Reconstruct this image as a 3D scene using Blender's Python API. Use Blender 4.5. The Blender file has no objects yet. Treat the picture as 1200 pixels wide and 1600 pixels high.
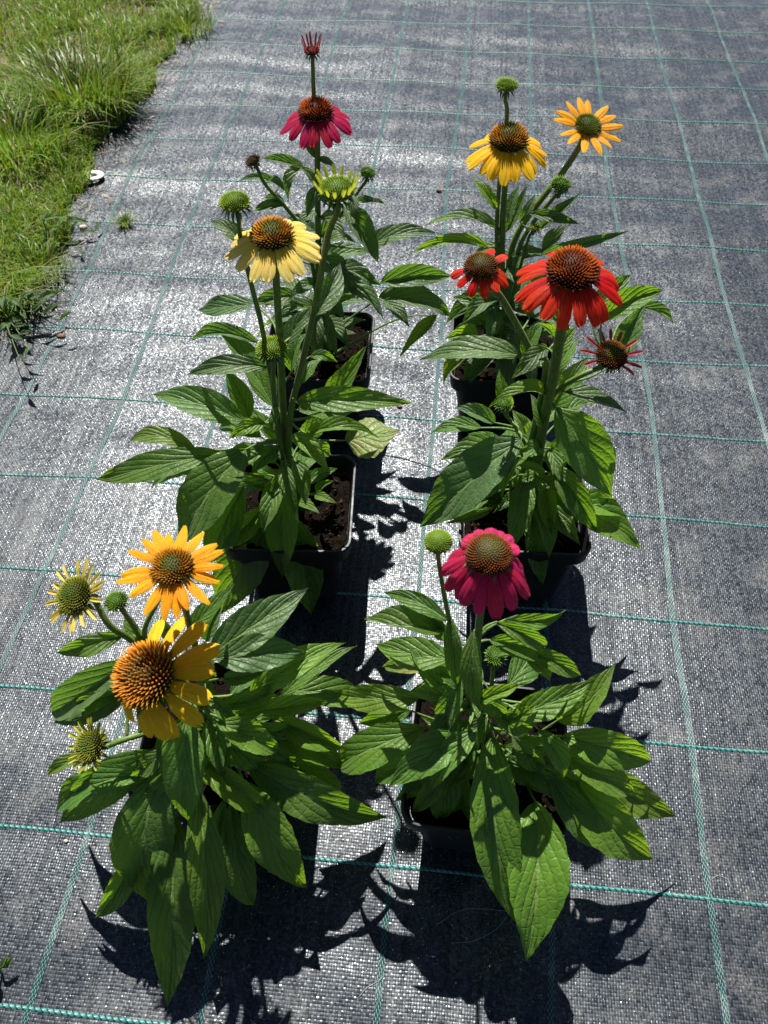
import bpy, math, random
import numpy as np
from mathutils import Vector, Matrix, noise as mnoise

random.seed(7); rng = np.random.default_rng(7)
scene = bpy.context.scene
COL = scene.collection

# ------------------------------------------------------------------ camera, world, sun, exposure
F_PX = 1294.62                      # focal length in pixels of the 1200 x 1600 photograph
PITCH, ROLL, YAW = 0.893927, -0.016889, -0.112140
CAM = Vector((0.027007, -0.245494, 0.881292))
_cp, _sp = math.cos(PITCH), math.sin(PITCH)
FW = Vector((math.sin(YAW)*_cp, math.cos(YAW)*_cp, -_sp))
_rt = Vector((math.cos(YAW), -math.sin(YAW), 0)); _up = _rt.cross(FW)
RT = _rt*math.cos(ROLL) + _up*math.sin(ROLL)
UP = _up*math.cos(ROLL) - _rt*math.sin(ROLL)
cd = bpy.data.cameras.new('camera'); cam = bpy.data.objects.new('camera', cd); COL.objects.link(cam)
cd.sensor_fit = 'HORIZONTAL'; cd.sensor_width = 36; cd.lens = F_PX/1200*36
cd.dof.use_dof = True; cd.dof.focus_distance = 0.84; cd.dof.aperture_fstop = 16
cd.clip_start = 0.02; cd.clip_end = 2000
cam.matrix_world = Matrix(((RT.x, UP.x, -FW.x, CAM.x), (RT.y, UP.y, -FW.y, CAM.y), (RT.z, UP.z, -FW.z, CAM.z), (0, 0, 0, 1)))
scene.camera = cam

SUN = Vector((-0.16, 0.585, 1.0)).normalized()        # towards the sun
world = bpy.data.worlds.new('World'); scene.world = world; world.use_nodes = True
wn = world.node_tree.nodes; sky = wn.new('ShaderNodeTexSky'); sky.sky_type = 'NISHITA'; sky.sun_disc = False
sky.sun_elevation = math.asin(SUN.z); sky.sun_rotation = math.atan2(SUN.x, SUN.y)
sky.air_density = .55; sky.dust_density = .3; sky.altitude = 300
wn['Background'].inputs[1].default_value = 0.05
world.node_tree.links.new(sky.outputs[0], wn['Background'].inputs[0])
ld = bpy.data.lights.new('sun', 'SUN'); ld.energy = 5.0; ld.angle = math.radians(0.5); ld.color = (1, .97, .925)
sun = bpy.data.objects.new('sun', ld); COL.objects.link(sun)
sun.rotation_euler = (-SUN).to_track_quat('-Z', 'Y').to_euler(); sun.location = SUN*6
vs = scene.view_settings; vs.view_transform = 'Standard'; vs.look = 'None'; vs.exposure = 1.22; vs.gamma = 1.0
scene.cycles.max_bounces = 8; scene.cycles.transmission_bounces = 4

# ------------------------------------------------------------------ helpers
def ray(x, y):
    return (FW + RT*((x-600)/F_PX) - UP*((y-800)/F_PX))
def atz(x, y, z):
    d = ray(x, y); return CAM + d*((z-CAM.z)/d.z)
def aty(x, y, Y):
    d = ray(x, y); return CAM + d*((Y-CAM.y)/d.y)
def depth(P): return (P-CAM).dot(FW)

def empty(name, loc):
    o = bpy.data.objects.new(name, None); o.location = loc; o.empty_display_size = .05; COL.objects.link(o); return o
def mesh_obj(name, verts, faces, mat, parent=None, smooth=True, uvs=None, cols=None, world_origin=None):
    """verts in world space; the object's origin is moved to its parent (or world_origin)"""
    me = bpy.data.meshes.new(name)
    o = bpy.data.objects.new(name, me); COL.objects.link(o)
    off = Vector((0, 0, 0))
    if world_origin is not None: off = Vector(world_origin)
    elif parent is not None: off = parent_origin(parent)
    if isinstance(verts, np.ndarray): V = (verts - np.array(off)).tolist()
    else: V = [(v[0]-off[0], v[1]-off[1], v[2]-off[2]) for v in verts]
    me.from_pydata(V, [], faces)
    if smooth: me.polygons.foreach_set('use_smooth', [True]*len(me.polygons))
    if uvs is not None:
        l = me.uv_layers.new(name='UVMap'); idx = np.empty(len(me.loops), dtype=np.int32); me.loops.foreach_get('vertex_index', idx)
        l.data.foreach_set('uv', np.asarray(uvs, dtype=np.float32)[idx].ravel())
    if cols is not None:
        a = me.color_attributes.new('Col', 'FLOAT_COLOR', 'POINT')
        c = np.ones((len(V), 4), dtype=np.float32); c[:, :3] = np.asarray(cols); a.data.foreach_set('color', c.ravel())
    me.materials.append(mat); me.update()
    if parent is not None: o.parent = parent
    elif world_origin is not None: o.location = off
    return o
def parent_origin(p):
    v = Vector(p.location)
    while p.parent: p = p.parent; v += Vector(p.location)
    return v
def tag(o, label=None, cat=None, group=None, kind=None):
    for k, v in (('label', label), ('category', cat), ('group', group), ('kind', kind)):
        if v: o[k] = v
    return o

class MB:
    def __init__(s): s.v = []; s.f = []; s.uv = []; s.c = []
    def add(s, v, f, uv=None, c=None):
        n = len(s.v); s.v += [tuple(p) for p in v]; s.f += [tuple(i+n for i in q) for q in f]
        s.uv += list(uv) if uv is not None else [(0.5, 0.02)]*len(v)
        s.c += list(c) if c is not None else [(1, 1, 1)]*len(v)
    def build(s, name, mat, parent=None, **k):
        return mesh_obj(name, s.v, s.f, mat, parent, uvs=s.uv, cols=s.c, **k)
def tube(mb, pts, rad, n=7, uv=None, cap=True):
    pts = [Vector(p) for p in pts]; V = []; Fc = []
    t0 = (pts[1]-pts[0]).normalized(); a = t0.orthogonal().normalized()
    for i, p in enumerate(pts):
        t = (pts[min(i+1, len(pts)-1)] - pts[max(i-1, 0)]).normalized()
        a = (a - t*a.dot(t)).normalized(); b = t.cross(a)
        r = rad[i] if isinstance(rad, (list, tuple)) else rad
        for k in range(n):
            w = 2*math.pi*k/n; V.append(p + a*(r*math.cos(w)) + b*(r*math.sin(w)))
        if i:
            for k in range(n):
                Fc.append(((i-1)*n+k, (i-1)*n+(k+1) % n, i*n+(k+1) % n, i*n+k))
    if cap:
        Fc.append(tuple(range(n))[::-1]); Fc.append(tuple((len(pts)-1)*n+k for k in range(n)))
    mb.add(V, Fc, [uv or (0.5, 0.02)]*len(V))
def catmull(P, m=6):
    P = [Vector(p) for p in P]
    if len(P) < 3:
        return [P[0].lerp(P[-1], i/m) for i in range(m+1)]
    Q = [P[0]*2-P[1]] + P + [P[-1]*2-P[-2]]; out = []
    for i in range(1, len(Q)-2):
        a, b, c, d = Q[i-1:i+3]
        for k in range(m):
            t = k/m
            out.append(((b*2) + (c-a)*t + (a*2-b*5+c*4-d)*t*t + (b*3-a-c*3+d)*t**3)*0.5)
    out.append(P[-1]); return out

# ------------------------------------------------------------------ materials
class NT:
    def __init__(s, name):
        s.m = bpy.data.materials.new(name); s.m.use_nodes = True; s.t = s.m.node_tree; s.t.nodes.clear()
        s.out = s.n('ShaderNodeOutputMaterial')
    def n(s, t, **k):
        x = s.t.nodes.new(t)
        for a, b in k.items(): setattr(x, a, b)
        return x
    def put(s, sock, v):
        if isinstance(v, bpy.types.NodeSocket): s.t.links.new(v, sock)
        elif v is not None: sock.default_value = v
    def math(s, op, a, b=None, c=None, clamp=False):
        x = s.n('ShaderNodeMath', operation=op); x.use_clamp = clamp
        for i, v in enumerate((a, b, c)): s.put(x.inputs[i], v)
        return x.outputs[0]
    def mix(s, f, a, b, blend='MIX'):
        x = s.n('ShaderNodeMix', data_type='RGBA', blend_type=blend)
        s.put(x.inputs[0], f); s.put(x.inputs[6], col4(a)); s.put(x.inputs[7], col4(b)); return x.outputs[2]
    def noise(s, vec, scale, detail=3, rough=.55):
        x = s.n('ShaderNodeTexNoise'); s.put(x.inputs['Vector'], vec); x.inputs['Scale'].default_value = scale
        x.inputs['Detail'].default_value = detail; x.inputs['Roughness'].default_value = rough; return x.outputs['Fac']
    def ramp(s, f, stops):
        x = s.n('ShaderNodeValToRGB'); s.put(x.inputs[0], f); e = x.color_ramp.elements
        while len(e) < len(stops): e.new(1)
        for el, (p, c) in zip(e, stops): el.position = p; el.color = col4(c)
        return x.outputs[0]
    def maprange(s, v, a, b, c=0., d=1.):
        x = s.n('ShaderNodeMapRange'); s.put(x.inputs[0], v)
        for i, q in enumerate((a, b, c, d)): x.inputs[i+1].default_value = q
        return x.outputs[0]
    def bump(s, h, dist, strength=1., normal=None):
        x = s.n('ShaderNodeBump'); s.put(x.inputs['Height'], h); x.inputs['Distance'].default_value = dist
        x.inputs['Strength'].default_value = strength
        if normal is not None: s.put(x.inputs['Normal'], normal)
        return x.outputs[0]
    def bsdf(s, base, rough=.5, spec=.5, normal=None, **k):
        x = s.n('ShaderNodeBsdfPrincipled'); s.put(x.inputs['Base Color'], col4(base)); s.put(x.inputs['Roughness'], rough)
        s.put(x.inputs['Specular IOR Level'], spec)
        if normal is not None: s.put(x.inputs['Normal'], normal)
        for a, b in k.items(): s.put(x.inputs[a.replace('_', ' ')], b)
        return x.outputs[0]
    def trans(s, surf, colr, fac, normal=None):
        t = s.n('ShaderNodeBsdfTranslucent'); s.put(t.inputs[0], col4(colr))
        if normal is not None: s.put(t.inputs['Normal'], normal)
        m = s.n('ShaderNodeMixShader'); s.put(m.inputs[0], fac); s.t.links.new(surf, m.inputs[1]); s.t.links.new(t.outputs[0], m.inputs[2])
        return m.outputs[0]
    def done(s, surf): s.t.links.new(surf, s.out.inputs[0]); return s.m
def col4(c):
    if isinstance(c, (tuple, list)) and len(c) == 3: return (*c, 1.)
    return c
def sep(g, v):
    x = g.n('ShaderNodeSeparateXYZ'); g.put(x.inputs[0], v); return x.outputs

def leaf_material(name, dark, light, trans, spots=None):
    g = NT(name); tc = g.n('ShaderNodeTexCoord'); uv = tc.outputs['UV']; ob = tc.outputs['Object']
    u, v, _ = sep(g, uv)
    au = g.math('ABSOLUTE', g.math('MULTIPLY_ADD', u, 2., -1.))
    nz = g.noise(ob, 260, 4); nb = g.noise(ob, 40, 3); oi = g.n('ShaderNodeObjectInfo').outputs['Random']
    # side veins: arcs leaving the midrib and bending to the tip
    ph = g.math('SUBTRACT', g.math('MULTIPLY', v, 5.6), g.math('MULTIPLY', g.math('POWER', au, .75), 2.9))
    ph = g.math('ADD', ph, g.math('MULTIPLY', nb, .35))
    fr = g.math('ABSOLUTE', g.math('SUBTRACT', g.math('FRACT', ph), .5))
    side = g.math('MULTIPLY', g.maprange(fr, .455, .5), g.maprange(au, .95, .5))
    # a fine net between them
    vo = g.n('ShaderNodeTexVoronoi', feature='DISTANCE_TO_EDGE'); g.put(vo.inputs['Vector'], ob); vo.inputs['Scale'].default_value = 150
    net = g.maprange(vo.outputs['Distance'], .16, .0)
    mid = g.maprange(au, .075, .03)
    c = g.mix(g.maprange(nb, .35, .7), dark, light)
    c = g.mix(g.math('MULTIPLY', g.maprange(nz, .4, .75), .3), c, light)
    hs = g.n('ShaderNodeHueSaturation'); g.put(hs.inputs['Color'], c)
    g.put(hs.inputs['Hue'], g.maprange(oi, 0, 1, .485, .512)); g.put(hs.inputs['Value'], g.maprange(g.math('FRACT', g.math('MULTIPLY', oi, 7.3)), 0, 1, .8, 1.2))
    c = hs.outputs[0]
    if spots:
        c = g.mix(g.math('MULTIPLY', g.maprange(g.noise(ob, 28, 3), .42, .62), .8), c, spots)
    vein = g.math('MAXIMUM', mid, g.math('MULTIPLY', side, .45))
    vein = g.math('MAXIMUM', vein, g.math('MULTIPLY', net, .03))
    c = g.mix(g.math('MULTIPLY', vein, .6), c, (.20, .30, .085))
    h = g.math('SUBTRACT', g.math('MULTIPLY', g.math('POWER', g.math('MULTIPLY', fr, 2.), 3.), -.9), g.math('MULTIPLY', net, .30))
    h = g.math('ADD', h, g.math('MULTIPLY', nz, .25)); h = g.math('ADD', h, g.math('MULTIPLY', mid, -.8))
    nm = g.bump(h, .0009, 1.)
    s = g.bsdf(c, g.maprange(nz, .3, .7, .40, .58), .42, nm, Sheen_Weight=.08, Sheen_Roughness=.4)
    tcol = g.mix(g.math('MULTIPLY', vein, .5), g.mix(oi, trans, tuple(q*1.15 for q in trans)), tuple(q*.45 for q in trans))
    return g.done(g.trans(s, tcol, .36, nm))

M_LEAF = leaf_material('leaf_green', (.042, .100, .010), (.080, .155, .020), (.27, .50, .018))
M_LEAF_GREY = leaf_material('leaf_grey_green', (.042, .086, .024), (.082, .134, .044), (.17, .34, .024))
M_LEAF_BRIGHT = leaf_material('leaf_bright_green', (.058, .128, .008), (.105, .185, .016), (.36, .60, .02))
M_LEAF_YELLOW = leaf_material('leaf_yellowing', (.075, .135, .022), (.12, .185, .04), (.22, .36, .03), spots=(.19, .185, .045))

def stem_material():
    g = NT('stem_green'); ob = g.n('ShaderNodeTexCoord').outputs['Object']
    mp = g.n('ShaderNodeMapping'); g.put(mp.inputs[0], ob); mp.inputs['Scale'].default_value = (1, 1, .12)
    c = g.mix(g.maprange(g.noise(mp.outputs[0], 420, 2), .35, .65), (.05, .105, .008), (.105, .165, .018))
    c = g.mix(g.math('MULTIPLY', g.maprange(g.noise(ob, 35, 2), .5, .7), .4), c, (.085, .055, .028))
    nm = g.bump(g.noise(mp.outputs[0], 700, 2), .0006, .6)
    return g.done(g.bsdf(c, .5, .35, nm, Sheen_Weight=.05))
M_STEM = stem_material()

def petal_material(name, base, tip, trans, rough=.5):
    g = NT(name); tc = g.n('ShaderNodeTexCoord'); u, v, _ = sep(g, tc.outputs['UV']); ob = tc.outputs['Object']
    cv = g.n('ShaderNodeCombineXYZ'); g.put(cv.inputs[0], g.math('MULTIPLY', u, 14.)); g.put(cv.inputs[1], g.math('MULTIPLY', v, 1.6))
    oi = g.n('ShaderNodeObjectInfo').outputs['Random']; g.put(cv.inputs[2], g.math('MULTIPLY', oi, 40.))
    st = g.noise(cv.outputs[0], 1.6, 3)
    c = g.mix(g.maprange(v, .15, .95), base, tip)
    hs = g.n('ShaderNodeHueSaturation'); g.put(hs.inputs['Color'], c); g.put(hs.inputs['Value'], g.maprange(st, .3, .7, .78, 1.12))
    g.put(hs.inputs['Hue'], g.maprange(oi, 0, 1, .492, .508)); c = hs.outputs[0]
    nm = g.bump(st, .0012, .8)
    s = g.bsdf(c, rough, .2, nm)
    return g.done(g.trans(s, trans, .42, nm))
PET = dict(
    yellow=petal_material('petal_yellow', (.82, .44, .008), (.90, .54, .016), (.95, .55, .008)),
    orange=petal_material('petal_orange', (.82, .30, .004), (.90, .42, .010), (.95, .40, .004)),
    pale=petal_material('petal_pale_yellow', (.80, .54, .07), (.88, .70, .22), (.9, .66, .12)),
    red=petal_material('petal_red', (.46, .012, .006), (.68, .045, .010), (.80, .035, .008)),
    pink=petal_material('petal_pink', (.42, .010, .065), (.60, .035, .13), (.66, .018, .085)),
    magenta=petal_material('petal_magenta', (.34, .006, .045), (.48, .014, .070), (.55, .01, .05)),
    maroon=petal_material('petal_maroon', (.16, .022, .020), (.22, .032, .030), (.28, .02, .018)),
    cream=petal_material('petal_cream', (.66, .54, .09), (.84, .66, .18), (.8, .62, .10)),
    lime=petal_material('petal_lime', (.30, .36, .035), (.55, .52, .07), (.50, .55, .04)),
    green=petal_material('petal_green', (.10, .20, .02), (.20, .30, .04), (.2, .34, .02)),
    rose=petal_material('petal_rose', (.42, .035, .05), (.50, .13, .14), (.55, .05, .05)),
)
def vcol_material(name, rough=.5, spec=.35, trans=None):
    g = NT(name); a = g.n('ShaderNodeVertexColor'); a.layer_name = 'Col'
    c = a.outputs[0]; s = g.bsdf(c, rough, spec)
    if trans: s = g.trans(s, c, trans)
    return g.done(s)
M_FLORET = vcol_material('floret_spines', .6, .15, .15)
def simple(name, a, b, scale, rough=.6, spec=.4, bump=0., trans=None):
    g = NT(name); ob = g.n('ShaderNodeTexCoord').outputs['Object']; nz = g.noise(ob, scale, 4)
    nm = g.bump(nz, bump, 1.) if bump else None
    s = g.bsdf(g.mix(g.maprange(nz, .35, .65), a, b), rough, spec, nm)
    if trans: s = g.trans(s, trans, .35)
    return g.done(s)
M_BRACT = simple('bract_green', (.035, .075, .015), (.07, .13, .028), 300, .5, .4)
M_SOIL = simple('potting_soil', (.003, .0022, .0018), (.009, .006, .0042), 320, 1., .03, .002)
M_CRUMB = simple('soil_crumbs', (.006, .004, .003), (.035, .022, .012), 90, 1., .05)
def pot_material():
    g = NT('black_plastic'); ob = g.n('ShaderNodeTexCoord').outputs['Object']
    nz = g.noise(ob, 60, 5, .65); d = g.maprange(g.noise(ob, 22, 5, .7), .52, .75)
    c = g.mix(g.math('MULTIPLY', d, .35), (.011, .012, .013), (.07, .062, .052))
    return g.done(g.bsdf(c, g.maprange(nz, .3, .7, .36, .58), .3, g.bump(nz, .0006, .5)))
M_POT = pot_material()

def fabric_material():
    g = NT('woven_weed_fabric'); ob = g.n('ShaderNodeTexCoord').outputs['Object']
    # threads wander a little
    wob = g.n('ShaderNodeTexNoise'); g.put(wob.inputs['Vector'], ob); wob.inputs['Scale'].default_value = 9; wob.inputs['Detail'].default_value = 2
    sc = g.n('ShaderNodeVectorMath', operation='MULTIPLY_ADD'); g.put(sc.inputs[0], wob.outputs['Color']); sc.inputs[1].default_value = (.006, .006, 0); g.put(sc.inputs[2], ob)
    x, y, _ = sep(g, sc.outputs[0])
    xs = g.math('DIVIDE', x, .0026); ys = g.math('DIVIDE', y, .0031)
    ix = g.math('FLOOR', xs); iy = g.math('FLOOR', ys)
    fx = g.math('SUBTRACT', g.math('SUBTRACT', xs, ix), .5); fy = g.math('SUBTRACT', g.math('SUBTRACT', ys, iy), .5)
    chk = g.math('FLOORED_MODULO', g.math('ADD', ix, iy), 2.)
    fx2 = g.math('MULTIPLY', fx, fx); fy2 = g.math('MULTIPLY', fy, fy)
    warp = g.math('SUBTRACT', 1.15, g.math('ADD', g.math('MULTIPLY', fx2, 3.2), g.math('MULTIPLY', fy2, 1.7)))
    weft = g.math('SUBTRACT', .80, g.math('ADD', g.math('MULTIPLY', fx2, 1.6), g.math('MULTIPLY', fy2, 3.0)))
    hh = g.math('ADD', g.math('MULTIPLY', chk, warp), g.math('MULTIPLY', g.math('SUBTRACT', 1., chk), weft))
    cc = g.n('ShaderNodeCombineXYZ'); g.put(cc.inputs[0], ix); g.put(cc.inputs[1], iy)
    wnz = g.n('ShaderNodeTexWhiteNoise', noise_dimensions='2D'); g.put(wnz.inputs['Vector'], cc.outputs[0])
    r1 = wnz.outputs['Value']; r2 = sep(g, wnz.outputs['Color'])[1]
    hh = g.math('ADD', hh, g.math('MULTIPLY', g.math('SUBTRACT', r1, .5), g.math('MULTIPLY', fy, 2.8)))
    fine = g.noise(ob, 900, 2)
    hh = g.math('ADD', hh, g.math('MULTIPLY', fine, .35))
    nm = g.bump(hh, .00016, 1.)
    creases = g.noise(ob, 33, 4, .6)
    nm = g.bump(creases, .0011, .5, nm)
    tape = g.mix(r2, (.006, .009, .013), (.017, .021, .027))
    gap = g.maprange(g.math('MAXIMUM', g.math('ABSOLUTE', fx), g.math('ABSOLUTE', fy)), .40, .5)
    tape = g.mix(g.math('MULTIPLY', gap, .6), tape, (.004, .004, .005))
    dust = g.math('MULTIPLY', g.maprange(g.noise(ob, 16, 6, .7), .50, .72), g.maprange(g.noise(ob, 420, 3, .6), .40, .68))
    c = g.mix(g.math('MULTIPLY', dust, .55), tape, (.22, .20, .17))
    rough = g.maprange(r2, 0, 1, .28, .54)
    rough = g.math('ADD', rough, g.math('MULTIPLY', dust, .3))
    col = g.n('ShaderNodeTexWhiteNoise', noise_dimensions='1D'); g.put(col.inputs['W'], g.math('FLOOR', g.math('DIVIDE', x, .0052)))
    gl = g.maprange(g.noise(ob, 380, 1, .5), .50, .70)
    spec = g.math('MULTIPLY', g.maprange(col.outputs['Value'], 0, 1, .27, .50), g.maprange(r1, 0, 1, .5, 1.3))
    spec = g.math('ADD', spec, g.math('MULTIPLY', gl, .46))
    rough = g.math('SUBTRACT', rough, g.math('MULTIPLY', gl, .10))
    return g.done(g.bsdf(c, rough, spec, nm, Specular_Tint=(.93, .98, 1.0, 1.)))
M_FABRIC = fabric_material()
def teal_material(name, mode):
    g = NT(name); tc = g.n('ShaderNodeTexCoord'); u, v, _ = sep(g, tc.outputs['UV'])     # u across 0..1, v along in metres
    nz = g.noise(tc.outputs['Object'], 30, 4, .6); fn = g.noise(tc.outputs['Object'], 600, 2)
    if mode == 'weft':
        ph = g.math('FRACT', g.math('ADD', g.math('DIVIDE', v, .0062), g.math('MULTIPLY', u, .7)))
        tri = g.math('ABSOLUTE', g.math('SUBTRACT', ph, .5))
        on = g.maprange(tri, .42, .30)
        h = g.math('SUBTRACT', 1., g.math('MULTIPLY', g.math('MULTIPLY', tri, tri), 4.))
    else:
        uc = g.math('MULTIPLY', u, 4.); iu = g.math('FLOOR', uc); fu = g.math('SUBTRACT', g.math('FRACT', uc), .5)
        vv = g.math('ADD', g.math('DIVIDE', v, .0062), g.math('MULTIPLY', iu, .5)); fv = g.math('SUBTRACT', g.math('FRACT', vv), .5)
        on = g.math('MULTIPLY', g.maprange(g.math('ABSOLUTE', fv), .27, .17), g.maprange(g.math('ABSOLUTE', fu), .36, .22))
        h = g.math('SUBTRACT', 1., g.math('ADD', g.math('MULTIPLY', g.math('MULTIPLY', fu, fu), 3.), g.math('MULTIPLY', g.math('MULTIPLY', fv, fv), 2.)))
    c = g.mix(g.maprange(nz, .3, .7), (.022, .14, .122), (.05, .21, .185))
    c = g.mix(on, (.010, .014, .016), c)
    dust = g.math('MULTIPLY', g.maprange(nz, .52, .7), g.maprange(fn, .4, .6))
    c = g.mix(g.math('MULTIPLY', dust, .5), c, (.3, .30, .27))
    nm = g.bump(h, .0004, 1.)
    return g.done(g.bsdf(c, .42, .4, nm))
M_WARP = teal_material('teal_warp_stripe', 'warp'); M_WEFT = teal_material('teal_weft_cord', 'weft')

# ------------------------------------------------------------------ ground, fabric, teal threads
S = 0.16
POTS = dict(FL=(-.172, .072, 3), FR=(.085, .072, -2), ML=(-.152, .362, 4), MR=(.120, .385, 2), BL=(-.160, .644, 3), BR=(.097, .662, 1))
def hfun(x, y):
    x = np.asarray(x, float); y = np.asarray(y, float)
    h = .0007*np.sin(y*31+2.1*np.sin(x*2.3)+.6) + .00045*np.sin(y*53+1.7*np.sin(x*3.1+1)+x*4) + .0016*np.sin(y*13-x*3+.5) + .0010*np.sin(x*17+y*6) + .00028*np.sin(y*87+3*np.sin(x*5)+2*np.sin(x*11+y*3))
    far = np.clip((y-.5)/1.2, 0, 1); h = h*(1+.5*far)
    for (cx, cy, _) in POTS.values():
        d = np.maximum(abs(x-cx), abs(y-cy)); m = np.clip((d-.075)/.06, 0, 1); h = h*(m*m*(3-2*m))
    return h
def grid_sheet(name, x0, x1, y0, y1, nx, ny, zf, mat, parent=None):
    xs = np.linspace(x0, x1, nx); ys = np.linspace(y0, y1, ny); X, Y = np.meshgrid(xs, ys)
    Z = zf(X, Y); V = np.stack([X, Y, Z], -1).reshape(-1, 3)
    i = np.arange((ny-1)*nx).reshape(ny-1, nx)[:, :-1].ravel(); F = np.stack([i, i+1, i+nx+1, i+nx], 1).tolist()
    return mesh_obj(name, V, F, mat, parent)
g = NT('field_ground'); ob = g.n('ShaderNodeTexCoord').outputs['Object']
M_FIELD = g.done(g.bsdf(g.mix(g.maprange(g.noise(ob, 3, 6), .4, .6), (.05, .075, .02), (.09, .085, .045)), .9, .2))
ground = mesh_obj('ground', [(-300, -300, -.012), (300, -300, -.012), (300, 300, -.012), (-300, 300, -.012)], [(0, 1, 2, 3)], M_FIELD)
tag(ground, 'open grassy ground under the fabric', kind='structure')
fabric = grid_sheet('weed_fabric', -1.15, 2.2, -.9, 4.6, 300, 520, hfun, M_FABRIC)
tag(fabric, 'black woven weed control fabric with a teal grid', kind='structure')

V_OBS = {-4: [(30, 630), (135, 435), (192, 294)], -3: [(28, 975), (75, 880), (140, 745), (215, 570), (285, 370), (325, 270)], -2: [(40, 1590), (140, 1300), (160, 1240), (232, 975)],
         -1: [(312, 1590), (354, 1385)], 0: [(588, 1590), (602, 1449), (614, 1353), (627, 1206), (681, 621), (691, 512), (696, 307), (724, 132)], 1: [(858, 1500), (866, 1400), (829, 167)],
         2: [(1135, 1590), (1108, 1400), (1080, 1170), (1050, 970), (1025, 700), (1005, 560), (971, 391), (948, 269), (934, 108)], 3: [(1190, 660), (1130, 460), (1070, 220), (1042, 132)]}
H_OBS = {-1: [(0, 1572), (235, 1597)], 0: [(0, 1291), (170, 1306), (614, 1354), (902, 1384), (1108, 1405), (1200, 1414)], 1: [(0, 1070), (1000, 1160), (1200, 1178)], 2: [(0, 886), (830, 950), (1050, 970), (1200, 985)],
         3: [(0, 742), (130, 747), (560, 775), (1030, 808), (1200, 822)], 4: [(0, 613), (200, 624), (1010, 680), (1200, 690)], 5: [(60, 510), (240, 520), (1010, 565), (1200, 574)]}
def strip(name, path, width, mat, arch, nx):
    P = np.array(path); T = np.gradient(P, axis=0); T /= np.linalg.norm(T, axis=1)[:, None]; N = np.stack([-T[:, 1], T[:, 0]], 1)
    L = np.concatenate([[0], np.cumsum(np.linalg.norm(np.diff(P, axis=0), axis=1))])
    V = []; UV = []
    for k in range(nx):
        u = k/(nx-1); q = P + N*((u-.5)*width); z = hfun(q[:, 0], q[:, 1]) + .0005 + arch*(1-(2*u-1)**2)
        V.append(np.column_stack([q, z])); UV.append(np.column_stack([np.full(len(P), u), L]))
    V = np.stack(V, 1).reshape(-1, 3); UV = np.stack(UV, 1).reshape(-1, 2)
    F = [(i*nx+k, i*nx+k+1, (i+1)*nx+k+1, (i+1)*nx+k) for i in range(len(P)-1) for k in range(nx-1)]
    return mesh_obj(name, V, F, mat, fabric, uvs=UV)
for k in range(-6, 14):
    ys = np.linspace(-.85, 4.5, 620)
    if k in V_OBS:
        pts = sorted([(atz(x, y, 0).y, atz(x, y, 0).x - k*S) for x, y in V_OBS[k]])
        off = np.interp(ys, [p[0] for p in pts], [p[1] for p in pts]); ker = np.hanning(41); ker /= ker.sum()
        off = np.convolve(np.pad(off, 20, mode='edge'), ker, mode='valid')
    else: off = .003*np.sin(ys*3+k)
    off = off + .0008*np.sin(ys*23+k*2)
    strip('warp_stripe', np.column_stack([k*S+off, ys]), .0064, M_WARP, .0003, 5)
for j in range(-5, 28):
    xs = np.linspace(-1.1, 2.15, 420)
    if j in H_OBS:
        pts = sorted([(atz(x, y, 0).x, atz(x, y, 0).y - j*S) for x, y in H_OBS[j]])
        off = np.interp(xs, [p[0] for p in pts], [p[1] for p in pts]); ker = np.hanning(41); ker /= ker.sum()
        off = np.convolve(np.pad(off, 20, mode='edge'), ker, mode='valid')
    else: off = .003*np.sin(xs*2.5+j)
    off = off + .0007*np.sin(xs*29+j)
    strip('weft_cord', np.column_stack([xs, j*S+off]), .0036, M_WEFT, .0012, 5)

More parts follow.
